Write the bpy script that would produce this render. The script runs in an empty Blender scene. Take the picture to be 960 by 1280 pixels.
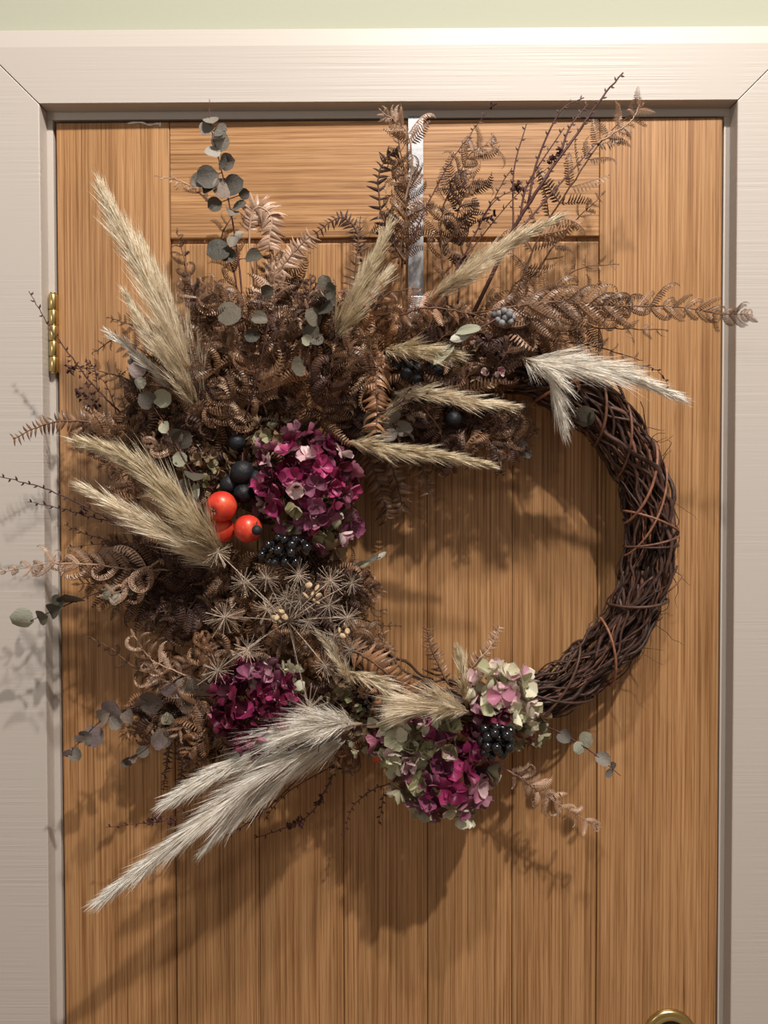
import bpy, math, random
from mathutils import Vector, Matrix, noise
random.seed(7)
C = bpy.context.scene.collection
SC = bpy.context.scene
PI = math.pi

# ------------------------------------------------------------------ camera
CAM = Vector((0.00095, -0.8912, 1.55277)); PITCH, YAW, ROLL, FPX = 0.02192, 0.00659, -0.0021, 962.0
F_ = Vector((-math.sin(YAW)*math.cos(PITCH), math.cos(YAW)*math.cos(PITCH), -math.sin(PITCH)))
R0 = F_.cross(Vector((0, 0, 1))).normalized(); U0 = R0.cross(F_)
R_ = R0*math.cos(ROLL)+U0*math.sin(ROLL); U_ = -R0*math.sin(ROLL)+U0*math.cos(ROLL)
cd = bpy.data.cameras.new('camera'); cam = bpy.data.objects.new('camera', cd); C.objects.link(cam)
M4 = Matrix((R_, U_, -F_)).transposed().to_4x4(); M4.translation = CAM; cam.matrix_world = M4
cd.sensor_fit = 'VERTICAL'; cd.sensor_height = 24.0; cd.lens = 24.0*FPX/1280.0; cd.clip_start = 0.01
SC.camera = cam

# ------------------------------------------------------------------ world, lamps, exposure
w = bpy.data.worlds.new('world'); SC.world = w; w.use_nodes = True
w.node_tree.nodes['Background'].inputs[0].default_value = (1.0, 0.94, 0.88, 1)
w.node_tree.nodes['Background'].inputs[1].default_value = 0.135
def lamp(name, loc, power, radius, col):
    l = bpy.data.lights.new(name, 'POINT'); l.energy = power; l.shadow_soft_size = radius; l.color = col
    o = bpy.data.objects.new(name, l); o.location = loc; C.objects.link(o); return o
lamp('ceiling_or_fill_light', (0.16, -0.98, 3.02), 44, 0.028, (1.0, 0.925, 0.85))
lamp('ceiling_or_fill_light', (0.78, -1.60, 3.60), 150, 0.034, (1.0, 0.92, 0.84))
lamp('ceiling_or_fill_light', (-1.30, -2.20, 2.10), 12, 0.080, (1.0, 0.92, 0.84))  # weak fill from the left, added to lift the shade; no ceiling fitting
SC.view_settings.view_transform = 'Standard'; SC.view_settings.look = 'None'
SC.view_settings.gamma = 1; SC.view_settings.use_curve_mapping = False
SC.view_settings.exposure = 0.64

# ------------------------------------------------------------------ helpers
def P(px, py, d=0.0):
    """world point seen at pixel (px,py), d metres in front of the door plane"""
    v = F_ + R_*((px-480)/FPX) - U_*((py-640)/FPX)
    t = (-d-CAM.y)/v.y
    return CAM + v*t
PX = 0.000926
def tag(o, label=None, cat=None, group=None, kind=None):
    if label: o['label'] = label
    if cat: o['category'] = cat
    if group: o['group'] = group
    if kind: o['kind'] = kind
    return o
def empty(name, loc, label=None, cat=None, group=None):
    o = bpy.data.objects.new(name, None); o.empty_display_size = .02; o.location = loc; C.objects.link(o)
    return tag(o, label, cat, group)
def link(name, me, parent=None, mat=None, mtx=None):
    o = bpy.data.objects.new(name, me); C.objects.link(o)
    if mat is not None and not me.materials: me.materials.append(mat)
    if parent: o.parent = parent
    if mtx is not None: o.matrix_basis = mtx
    return o
class MB:
    def __init__(s): s.v = []; s.f = []
    def add(s, vs, fs):
        n = len(s.v); s.v += [tuple(v) for v in vs]; s.f += [tuple(i+n for i in f) for f in fs]
    def box(s, a, b):
        x0, y0, z0 = a; x1, y1, z1 = b
        s.add([(x0,y0,z0),(x1,y0,z0),(x1,y1,z0),(x0,y1,z0),(x0,y0,z1),(x1,y0,z1),(x1,y1,z1),(x0,y1,z1)],
              [(0,3,2,1),(4,5,6,7),(0,1,5,4),(1,2,6,5),(2,3,7,6),(3,0,4,7)])
    def tube(s, pts, rads, sides=5, cap=True):
        pts = [Vector(p) for p in pts]; n = len(pts); up = None; rings = []
        for i, p in enumerate(pts):
            t = (pts[min(i+1, n-1)]-pts[max(i-1, 0)])
            if t.length < 1e-9: t = Vector((0, 0, 1))
            t.normalize()
            if up is None:
                up = t.orthogonal().normalized()
            up = (up - t*up.dot(t))
            up = up.normalized() if up.length > 1e-6 else t.orthogonal().normalized()
            b = t.cross(up); r = rads[i] if hasattr(rads, '__len__') else rads
            rings.append([p+(up*math.cos(k*2*PI/sides)+b*math.sin(k*2*PI/sides))*r for k in range(sides)])
        vs = [v for r in rings for v in r]; fs = []
        for i in range(n-1):
            for k in range(sides):
                a = i*sides+k; b2 = i*sides+(k+1) % sides
                fs.append((a, b2, b2+sides, a+sides))
        if cap:
            fs.append(tuple(range(sides-1, -1, -1))); fs.append(tuple((n-1)*sides+k for k in range(sides)))
        s.add(vs, fs)
    def sphere(s, c, r, seg=12, rings=8, sq=1.0, axis=None):
        vs = []; fs = []; c = Vector(c)
        q = Vector((0, 0, 1)).rotation_difference(Vector(axis)) if axis is not None else None
        for i in range(rings+1):
            th = PI*i/rings
            for k in range(seg):
                v = Vector((math.sin(th)*math.cos(2*PI*k/seg), math.sin(th)*math.sin(2*PI*k/seg), math.cos(th)*sq))*r
                if q: v = q @ v
                vs.append(c+v)
        for i in range(rings):
            for k in range(seg):
                a = i*seg+k; b = i*seg+(k+1) % seg
                fs.append((a, a+seg, b+seg, b))
        s.add(vs, fs)
    def lathe(s, c, prof, seg=32, axis='y'):
        vs = []; fs = []; c = Vector(c)
        for r, h in prof:
            for k in range(seg):
                a = 2*PI*k/seg
                vs.append(c + (Vector((r*math.cos(a), -h, r*math.sin(a))) if axis == 'y' else Vector((r*math.cos(a), r*math.sin(a), h))))
        for i in range(len(prof)-1):
            for k in range(seg):
                a = i*seg+k; b = i*seg+(k+1) % seg
                fs.append((a, b, b+seg, a+seg) if axis == 'z' else (a, b, b+seg, a+seg))
        s.add(vs, fs)
    def mesh(s, name, mat=None, smooth=False):
        me = bpy.data.meshes.new(name); me.from_pydata(s.v, [], s.f); me.update()
        if smooth: me.polygons.foreach_set('use_smooth', [True]*len(me.polygons))
        if mat: me.materials.append(mat)
        return me
    def build(s, name, mat, parent=None, smooth=False, bevel=0, mtx=None):
        o = link(name, s.mesh(name, mat, smooth), parent, None, mtx)
        if bevel:
            m = o.modifiers.new('bevel', 'BEVEL'); m.width = bevel; m.segments = 2; m.limit_method = 'ANGLE'
        return o
def bez(pts, n):
    """smooth curve (Catmull-Rom) through pts -> n points"""
    pts = [Vector(p) for p in pts]
    if len(pts) == 2: pts = [pts[0], (pts[0]+pts[1])/2, pts[1]]
    q = [pts[0]*2-pts[1]]+pts+[pts[-1]*2-pts[-2]]
    out = []; m = len(pts)-1
    for i in range(n):
        t = i/(n-1)*m; k = min(int(t), m-1); u = t-k
        a, b, c, d = q[k:k+4]
        out.append(0.5*((2*b)+(c-a)*u+(2*a-5*b+4*c-d)*u*u+(3*b-a-3*c+d)*u**3))
    return out
def frame(x, z_hint, loc):
    x = x.normalized(); y = z_hint.cross(x)
    if y.length < 1e-5: y = x.orthogonal()
    y.normalize(); z = x.cross(y)
    m = Matrix((x, y, z)).transposed().to_4x4(); m.translation = loc
    return m
def rv(s=1.0): return Vector((random.uniform(-s, s), random.uniform(-s, s), random.uniform(-s, s)))
TOCAM = Vector((0, -1, 0))

# ------------------------------------------------------------------ materials
def nt(name, rough=0.6, spec=0.3):
    m = bpy.data.materials.new(name); m.use_nodes = True; t = m.node_tree
    b = t.nodes['Principled BSDF']; b.inputs['Roughness'].default_value = rough
    b.inputs['Specular IOR Level'].default_value = spec
    return m, t, b
def N(t, typ, **k):
    n = t.nodes.new(typ)
    for a, v in k.items(): setattr(n, a, v)
    return n
def ramp(t, stops, fac):
    r = N(t, 'ShaderNodeValToRGB'); e = r.color_ramp.elements
    while len(e) < len(stops): e.new(0.5)
    for i, (p, c) in enumerate(stops): e[i].position = p; e[i].color = (*c, 1)
    t.links.new(fac, r.inputs[0]); return r.outputs[0]
def coords(t, scale, kind='Object', rot=(0, 0, 0)):
    tc = N(t, 'ShaderNodeTexCoord'); mp = N(t, 'ShaderNodeMapping'); mp.inputs['Scale'].default_value = scale
    mp.inputs['Rotation'].default_value = rot
    t.links.new(tc.outputs[kind], mp.inputs[0]); return mp.outputs[0]
def noise_(t, vec, scale, detail=4, rough=.55, dist=0):
    n = N(t, 'ShaderNodeTexNoise'); t.links.new(vec, n.inputs['Vector'])
    n.inputs['Scale'].default_value = scale; n.inputs['Detail'].default_value = detail
    n.inputs['Roughness'].default_value = rough; n.inputs['Distortion'].default_value = dist; return n.outputs['Fac']
def bump(t, b, h, strength, dist=.001):
    n = N(t, 'ShaderNodeBump'); n.inputs['Strength'].default_value = strength; n.inputs['Distance'].default_value = dist
    t.links.new(h, n.inputs['Height']); t.links.new(n.outputs[0], b.inputs['Normal'])
def mixc(t, a, b, fac, mode='MIX'):
    n = N(t, 'ShaderNodeMix', data_type='RGBA', blend_type=mode)
    for i, v in ((6, a), (7, b)):
        if isinstance(v, tuple): n.inputs[i].default_value = (*v, 1)
        else: t.links.new(v, n.inputs[i])
    if isinstance(fac, (int, float)): n.inputs[0].default_value = fac
    else: t.links.new(fac, n.inputs[0])
    return n.outputs[2]

def wood(name, horizontal, tint=1.0):
    m, t, b = nt(name, 0.42, 0.35)
    s = (5, 1, 400) if horizontal else (430, 1, 3.4)
    v = coords(t, s); fine = noise_(t, v, 1.0, 5, .62)
    s2 = (2.2, 1, 34) if horizontal else (40, 1, 1.0)
    v2 = coords(t, s2); wide = noise_(t, v2, 1.0, 3, .5, .6)
    s3 = (16, 1, 900) if horizontal else (900, 1, 13)
    v3 = coords(t, s3); pore = noise_(t, v3, 1.0, 2, .5)
    T = tint
    c1 = ramp(t, [(0.36, (.245*T, .118*T, .047*T)), (0.46, (.40*T, .212*T, .092*T)), (0.60, (.53*T, .312*T, .152*T))], fine)
    c2 = ramp(t, [(0.3, (.80, .76, .70)), (0.7, (1.08, 1.04, 1.0))], wide)
    c3 = ramp(t, [(0.33, (.62, .55, .48)), (0.45, (1, 1, 1))], pore)
    c = mixc(t, mixc(t, c1, c2, 1.0, 'MULTIPLY'), c3, 0.8, 'MULTIPLY')
    t.links.new(c, b.inputs['Base Color']); bump(t, b, fine, .35, .0006)
    return m
OAK_V = wood('oak_vertical_grain', False); OAK_H = wood('oak_horizontal_grain', True, 1.0)
OAK_P = wood('oak_plank_grain', False, .97)

def paint(name, col, ridges=True):
    m, t, b = nt(name, .45, .4)
    b.inputs['Base Color'].default_value = (*col, 1)
    v = coords(t, (3.0, 3.0, 260)); h = noise_(t, v, 1.0, 3, .5, .35)
    v2 = coords(t, (9, 9, 9)); k = noise_(t, v2, 1.0, 3, .6)
    mk = ramp(t, [(.42, (.12, .12, .12)), (.62, (1, 1, 1))], k)
    hh = mixc(t, (0.5, 0.5, 0.5), h, mk)
    v3 = coords(t, (1, 1, 1)); vo = N(t, 'ShaderNodeTexNoise'); t.links.new(v3, vo.inputs['Vector']); vo.inputs['Scale'].default_value = 60
    bump(t, b, hh, .5 if ridges else .12, .0010)
    return m
PAINT = paint('cream_painted_wood', (.53, .485, .44)); PAINT2 = paint('cream_painted_lining', (.57, .52, .47), False)
mw, t, b = nt('pale_green_wall_paint', .8, .2); b.inputs['Base Color'].default_value = (.42, .435, .345, 1)
bump(t, b, noise_(t, coords(t, (1, 1, 1)), 180, 3), .15, .001); WALL = mw
def plain(name, col, rough=.5, metal=0, spec=.4, vary=None, sc=300, bs=0, trans=0):
    m, t, b = nt(name, rough, spec); b.inputs['Metallic'].default_value = metal
    if vary:
        c = ramp(t, [(.3, vary), (.7, col)], noise_(t, coords(t, (1, 1, 1)), sc, 4, .6))
        oi = N(t, 'ShaderNodeObjectInfo'); r = ramp(t, [(0, (.62, .62, .62)), (1, (1.3, 1.3, 1.3))], oi.outputs['Random'])
        c = mixc(t, c, r, 1.0, 'MULTIPLY'); t.links.new(c, b.inputs['Base Color'])
        if bs: bump(t, b, noise_(t, coords(t, (1, 1, 1)), sc, 4, .6), bs, .001)
    else: b.inputs['Base Color'].default_value = (*col, 1)
    return m
GAP = plain('painted_gap_shade', (.03, .022, .018), .8)
BRASS = plain('polished_brass', (.66, .51, .22), .27, 1.0)
STEEL = plain('galvanised_steel', (.62, .62, .63), .36, .75, vary=(.42, .43, .45), sc=260)
SMEAR = plain('white_paint_smear', (.80, .77, .72), .5)
VINE = plain('dark_vine_bark', (.090, .042, .028), .5, vary=(.035, .017, .013), sc=160, bs=.6)
VINE2 = plain('reddish_vine_bark', (.30, .13, .075), .5, vary=(.13, .055, .035), sc=160, bs=.5)
TWIG = plain('dark_red_twig_bark', (.11, .040, .034), .55, vary=(.055, .022, .020), sc=200)
STEM = plain('brown_stem', (.20, .10, .055), .6, vary=(.11, .055, .03), sc=200)

def leafmat(name, front, back, dark, rough=.55, spec=.3, transl=.0, sc=120):
    wrinkled = sc == 120 and 'fern' not in name
    """leaf-like: own colour varies from piece to piece, paler underside"""
    m, t, b = nt(name, rough, spec)
    oi = N(t, 'ShaderNodeObjectInfo')
    nz = noise_(t, coords(t, (1, 1, 1)), sc, 3, .6)
    a = N(t, 'ShaderNodeMath', operation='MULTIPLY_ADD'); t.links.new(nz, a.inputs[0]); a.inputs[1].default_value = .5
    t.links.new(oi.outputs['Random'], a.inputs[2])
    f = ramp(t, [(.35, dark), (1.2 if False else 1.0, front)], a.outputs[0])
    g = N(t, 'ShaderNodeNewGeometry')
    c = mixc(t, f, back, g.outputs['Backfacing'])
    t.links.new(c, b.inputs['Base Color'])
    if wrinkled: bump(t, b, noise_(t, coords(t, (1, 1, 1), 'Generated'), 5, 4, .6, .5), .6, .0015)
    if transl:
        tr = N(t, 'ShaderNodeBsdfTranslucent'); t.links.new(c, tr.inputs[0])
        mx = N(t, 'ShaderNodeMixShader'); mx.inputs[0].default_value = transl
        t.links.new(b.outputs[0], mx.inputs[1]); t.links.new(tr.outputs[0], mx.inputs[2])
        t.links.new(mx.outputs[0], t.nodes['Material Output'].inputs[0])
    return m
FERN = {
 'brown': leafmat('dried_fern_brown', (.31, .175, .10), (.45, .31, .21), (.115, .062, .036), .42, .5, .10),
 'copper': leafmat('dried_fern_copper', (.37, .185, .09), (.48, .30, .19), (.16, .075, .036), .42, .5, .12),
 'tan': leafmat('dried_fern_tan', (.58, .39, .28), (.66, .49, .37), (.33, .20, .13), .42, .5, .10),
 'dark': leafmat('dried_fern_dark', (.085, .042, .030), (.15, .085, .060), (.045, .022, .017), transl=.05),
}
EUC = {
 'grey': leafmat('eucalyptus_grey', (.225, .20, .172), (.34, .32, .28), (.10, .09, .078), .6, .3, .05),
 'green': leafmat('eucalyptus_dark_green', (.13, .112, .083), (.33, .34, .27), (.058, .054, .043), .5, .3, .05),
 'brown': leafmat('eucalyptus_brown_grey', (.27, .215, .175), (.36, .30, .25), (.14, .115, .10), .6, .3, .05),
 'mauve': leafmat('eucalyptus_mauve_grey', (.30, .235, .225), (.42, .36, .33), (.15, .115, .12), .6, .3, .05),
 'pale': leafmat('pale_willow_leaf', (.46, .45, .34), (.52, .51, .42), (.30, .30, .22), .6, .3, .05),
}
PET = {
 'magenta': leafmat('petal_magenta', (.42, .045, .16), (.44, .16, .24), (.12, .008, .04), .4, .35, .22, 90),
 'burgundy': leafmat('petal_burgundy', (.14, .008, .036), (.15, .02, .05), (.045, .003, .015), .5, .35, .15, 90),
 'plum': leafmat('petal_dusty_plum', (.30, .085, .165), (.36, .17, .22), (.13, .03, .065), .55, .3, .2, 90),
 'pink': leafmat('petal_pale_pink', (.86, .68, .66), (.78, .62, .60), (.52, .20, .30), .42, .3, .25, 90),
 'cream': leafmat('petal_cream_green', (.84, .80, .62), (.74, .72, .55), (.46, .46, .28), .42, .3, .25, 90),
 'olive': leafmat('petal_olive', (.33, .31, .17), (.38, .36, .24), (.16, .145, .075), .6, .3, .15, 90),
 'brown': leafmat('petal_brown', (.25, .165, .095), (.34, .24, .15), (.10, .062, .036), .6, .3, .12, 90),
}
def hairmat(name, a, b_, tr=.22):
    m, t, b = nt(name, .5, .25)
    c = ramp(t, [(.35, a), (.65, b_)], noise_(t, coords(t, (1, 1, 1)), 95, 3, .6))
    t.links.new(c, b.inputs['Base Color'])
    x = N(t, 'ShaderNodeBsdfTranslucent'); t.links.new(c, x.inputs[0])
    mx = N(t, 'ShaderNodeMixShader'); mx.inputs[0].default_value = tr
    t.links.new(b.outputs[0], mx.inputs[1]); t.links.new(x.outputs[0], mx.inputs[2])
    t.links.new(mx.outputs[0], t.nodes['Material Output'].inputs[0]); return m
PAMPAS = hairmat('pampas_cream', (.76, .64, .46), (.95, .88, .73))
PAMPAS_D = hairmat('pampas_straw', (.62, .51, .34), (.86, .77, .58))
PAMPAS_L = hairmat('pampas_pale', (.84, .78, .68), (.97, .95, .90))
SEED = plain('dry_seedhead_straw', (.56, .46, .37), .55, vary=(.30, .23, .17), sc=200)
POD = plain('papery_seed_pod', (.62, .47, .29), .5, vary=(.42, .29, .17), sc=200)
BLACKB = plain('glossy_black_berry', (.008, .008, .010), .13, spec=.8)
MATTB = leafmat('dusty_black_fruit', (.016, .017, .021), (.02, .02, .02), (.007, .007, .010), .5, .35)
SILV = leafmat('blue_grey_berry', (.26, .26, .27), (.2, .2, .21), (.10, .10, .11), .4, .4)
ma, t, b = nt('red_orange_apple_skin', .33, .45)
c = ramp(t, [(.32, (.54, .026, .020)), (.54, (.68, .055, .030)), (.76, (.80, .19, .075))], noise_(t, coords(t, (1, 1, 1)), 48, 4, .6))
sp = ramp(t, [(.60, (1, 1, 1)), (.72, (1.0, 1.25, 1.5))], noise_(t, coords(t, (1, 1, 1)), 700, 2, .5))
t.links.new(mixc(t, c, sp, .8, 'MULTIPLY'), b.inputs['Base Color']); APPLE = ma
CALYX = plain('dry_apple_calyx', (.22, .14, .09), .8)

# ------------------------------------------------------------------ the setting
def struct(mb, name, mat, label=None, bevel=0, **k):
    o = mb.build(name, mat, bevel=bevel, **k); return tag(o, label, None, None, 'structure')
m = MB(); m.box((-2.2, .0, 1.9935+.083), (2.2, .12, 2.75)); m.box((-2.2, 0, 0), (-.49+.0, .12, 1.9935+.083)); m.box((.49, 0, 0), (2.2, .12, 1.9935+.083))
struct(m, 'wall_back', WALL, 'pale green painted wall above the white door frame')
m = MB(); m.box((-2.2, -3.2, -.05), (2.2, .4, 0))
fl, t, b = nt('oak_floor_boards', .5, .3); t.links.new(ramp(t, [(.3, (.25, .15, .08)), (.7, (.36, .23, .13))], noise_(t, coords(t, (3, 40, 1)), 1, 3)), b.inputs['Base Color'])
struct(m, 'floor', fl, 'wooden floor in front of the door')
LIP = .0125          # lining reveal
XI = .391; ZI = 1.9935; CW = .083; TH = .020
def casing(name, pts2, label):
    # pts2: quad outline in x,z (front face) -> prism with chamfered outer edge
    m = MB(); n = len(pts2)
    vs = [(x, 0.0, z) for x, z in pts2]+[(x, -TH, z) for x, z in pts2]
    m.add(vs, [tuple(range(n)), tuple(range(2*n-1, n-1, -1))]+[(i, i+n, (i+1) % n+n, (i+1) % n) for i in range(n)])
    o = struct(m, name, PAINT, label, bevel=.0012); return o
m = MB(); q_ = CW-.021; prof_ = [(0, 0), (-TH, 0), (-TH, q_), (-TH+.0035, CW-.001), (-TH+.0045, CW), (0, CW)]; n_ = len(prof_)
m.add([(-XI-h, y, ZI+h) for y, h in prof_]+[(XI+h, y, ZI+h) for y, h in prof_], [(i, (i+1) % n_, (i+1) % n_+n_, i+n_) for i in range(n_)]+[tuple(range(n_-1, -1, -1)), tuple(range(n_, 2*n_))])
struct(m, 'trim_1', PAINT, 'white painted head architrave above the oak door')
casing('trim_2', [(-XI, 0), (-XI-CW, 0), (-XI-CW, ZI+CW-.0012), (-XI, ZI-.0012)], 'white painted architrave left of the oak door, hinge side')
casing('trim_3', [(XI, 0), (XI, ZI-.0012), (XI+CW, ZI+CW-.0012), (XI+CW, 0)], 'white painted architrave right of the oak door')
# linings (jambs)
m = MB(); m.box((-.47, 0.0, 1.9845), (.47, .115, 2.012)); struct(m, 'trim_4', PAINT2, 'white painted head lining over the oak door', bevel=.0008)
m = MB(); m.box((-.41, 0.0, 0), (-.3845, .115, 1.9845)); struct(m, 'trim_5', PAINT2, 'white painted left jamb lining carrying the brass hinge', bevel=.0008)
m = MB(); m.box((.3845, 0.0, 0), (.41, .115, 1.9845)); struct(m, 'trim_6', PAINT2, 'white painted right jamb lining', bevel=.0008)
m = MB(); m.box((-.386, .046, 0), (.386, .060, 1.986)); struct(m, 'trim_7', GAP, 'dark sheet behind the oak door, painted as shade in its edge gaps')  # near-black sheet across the doorway: the shade of the door gaps as colour

# door (root at hinge, turned a hair open so its right edge stands 5 mm proud)
DA = math.atan2(-.005, .762)
door = empty('door_1', (-.381, 0, 0)); door.rotation_euler.z = DA
tag(door, 'oak veneer door with a top rail and vertical grooved planks', None, None, 'structure')
DX = .381; TB = 1.981; SW = .131; RL = 1.848
def board(name, a, b, mat, bevel=.0012):
    m = MB(); m.box(a, b); return m.build(name, mat, door, bevel=bevel)
board('stile', (0, 0, .008), (SW-.0004, .044, TB), OAK_V)
board('stile', (.762-.139, 0, .008), (.762, .044, TB), OAK_V)
board('top_rail', (SW, .0002, RL), (.762-.1394, .0438, TB), OAK_H)
board('bottom_rail', (SW, .0002, .008), (.762-.1394, .0438, .22), OAK_H)
m = MB(); m.box((SW, .0055, .2), (.762-.139, .028, RL+.002)); m.build('core_panel', OAK_P, door)
pw = (.762-.139-SW)/5
for i in range(5):
    x0 = SW+i*pw; off = random.uniform(-.0003, .0003)
    o = board('plank', (x0+.0002, .0018+off, .222), (x0+pw-.0002, .0052, RL-.005), OAK_P, .0026)
# paint smear on the top edge
m = MB(); pts = bez([(.083, -.0006, 1.9795), (.098, -.0006, 1.9805), (.108, -.0006, 1.9775), (.118, -.0006, 1.979), (.121, -.0006, 1.976), (.1205, -.0006, 1.9805)], 22)
m.tube(pts, [.0006+.0008*math.sin(i*.9)**2 for i in range(22)], 6); m.build('paint_smear', SMEAR, door, True)
# hinge
hz0, hz1 = P(70, 466, 0).z, P(70, 369, 0).z
m = MB(); m.box((-.0035, -.0012, hz0), (.0002, .03, hz1)); hinge = m.build('hinge', BRASS, door, bevel=.0004)
kh = (hz1-hz0)/5
for i in range(5):
    m = MB(); m.lathe((-.0035, -.0045, hz0+i*kh), [(0, .0004), (.0044, .0004), (.0050, .0016), (.0050, kh-.0016), (.0044, kh-.0004), (0, kh-.0004)], 20, 'z')
    m.build('knuckle', BRASS, hinge, True)
m = MB(); m.lathe((-.0035, -.0045, hz0-.002), [(0, 0), (.003, .0003), (.0036, .0015), (.003, .0025), (0, .0025)], 16, 'z'); m.lathe((-.0035, -.0045, hz1-.0006), [(0, 0), (.003, .0003), (.0036, .0015), (.003, .0025), (0, .0025)], 16, 'z')
m.build('pin', BRASS, hinge, True)
# brass escutcheon ring round a dark keyhole recess
k = P(837, 1293, .006); kc = Vector((k.x+.381, -.0004, k.z))
m = MB(); m.lathe(kc, [(.019, 0), (.030, 0), (.0305, .0015), (.0290, .0045), (.0265, .0060), (.0240, .0048), (.0230, .0050), (.0215, .0070), (.0190, .0060), (.0180, .002), (.0180, -.004)], 56); knob = m.build('escutcheon', BRASS, door, True)
m = MB(); m.lathe(kc, [(.0185, .0012), (.0035, .0012), (.0030, .0), (0, 0)], 40); m.build('recess', plain('dark_recess', (.03, .022, .016), .5), knob, True)

# ------------------------------------------------------------------ wreath hanger (metal strap over the door)
hg = empty('wreath_hanger', P(519, 150, 0), 'flat galvanised metal strap hanging the wreath from the top of the door', 'hanger')
hx0 = P(510, 250, 0).x; hx1 = P(529, 250, 0).x; loc = hg.location
def lb(a, b, name, mat=STEEL):
    m = MB(); m.box(Vector(a)-loc, Vector(b)-loc); return m.build(name, mat, hg, bevel=.0004)
yd = -.0031-.0026
hz = P(519, 425, .02).z
lb((hx0, yd-.0016, hz), (hx1, yd, 1.983), 'strap')
lb((hx0, yd-.0016, 1.9815), (hx1, .044, 1.9835), 'top_hook')
lb((hx0, yd-.05, hz), (hx1, yd, hz+.002), 'bottom_hook')
lb((hx0, yd-.05, hz+.002), (hx1, yd-.048, hz+.04), 'hook_lip')

# ------------------------------------------------------------------ grapevine ring
RC = P(598, 671, .045); RR = .1890; RT = .0245
ring = empty('vine_ring', RC, 'dark twisted grapevine ring of the wreath, bare on its right side', 'wreath ring')
def ringpt(a, ro, zo, rr=RR):   # a: angle from +x, ro radial offset, zo toward camera
    return Vector((math.cos(a)*(rr+ro), -zo, math.sin(a)*(rr+ro)))
nv = 330
for i in range(nv):
    vis = i < 170
    a0 = random.uniform(-2.0, 1.1) if vis else random.uniform(0, 2*PI)
    ln = random.uniform(.55, 1.7); n = int(16+ln*14)
    ph = random.uniform(0, 2*PI); tw = random.uniform(-2.6, 2.6)
    core = i >= 235; q = RT*math.sqrt(random.uniform(.10, 1.0)) if i % 3 else RT*random.uniform(.85, 1.1)
    if core: q = RT*random.uniform(.0, .6)
    r0 = random.choice([.0008, .001, .0012, .0014, .0017, .002, .0025]) if not core else random.uniform(.0022, .0034)
    pts = []
    for j in range(n):
        u = j/(n-1); a = a0+ln*u; f = ph+tw*ln*u+.25*math.sin(7*a+i)
        wob = .0024*math.sin(13*a+i*1.7)+.0014*math.sin(29*a+i)+random.uniform(-.0004, .0004)
        pts.append(ringpt(a, math.cos(f)*q*1.08+wob, math.sin(f)*q+wob*.6))
    if i % 7 == 0:   # loose end lifting away
        for j in range(n-4, n): pts[j] += Vector((math.cos(a0+ln), -.2, math.sin(a0+ln)))*(.0035*(j-n+5))
    rads = [r0*(1-.45*abs(2*j/(n-1)-1)**3)*(1+.12*math.sin(j*1.9+i)) for j in range(n)]
    m = MB(); m.tube(pts, rads, 6); m.build('vine', VINE if random.random() < .86 else VINE2, ring, True)
# wrapping vines (bindings), each a loop around the bundle
def binding(a, tilt, r=.0021, mat=VINE2, arc=(-.3, PI+.3), big=1.16):
    m = MB(); pts = []
    for j in range(26):
        f = arc[0]+(arc[1]-arc[0])*j/25
        aa = a+tilt*math.cos(f)
        pts.append(ringpt(aa, math.cos(f)*RT*big, math.sin(f)*RT*big+.001))
    m.tube(pts, r, 7); m.build('binding_vine', mat, ring, True)
for a, tl in [(.80, -.10), (.58, -.14), (.30, -.16), (.13, -.20), (.10, .06), (-.03, -.03), (-.055, -.01), (-.40, -.06), (-.72, .10), (-1.10, .22), (-1.16, -.16), (1.05, .1)]:
    binding(a, -tl*1.3, random.uniform(.0012, .0018), VINE2 if random.random() < .8 else VINE, (random.uniform(-.5, .1), PI+random.uniform(-.1, .5)))
for i in range(34):   # fine tendrils
    a = random.uniform(-.95, .95); p = ringpt(a, RT*random.uniform(.6, 1.1), random.uniform(-.01, .02)); d = Vector((math.cos(a), 0, math.sin(a)))
    tg = Vector((-math.sin(a), 0, math.cos(a))); pts = [p]; v = (d*random.uniform(.2, 1)+tg*random.choice((-1, 1))*random.uniform(.4, 1)+rv(.3)).normalized()
    for j in range(12): v = (v+rv(.42)).normalized(); p = p+v*.0032; pts.append(p)
    m = MB(); m.tube(pts, [.0006*(1-j/18) for j in range(13)], 4); m.build('tendril', VINE, ring, True)

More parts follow.
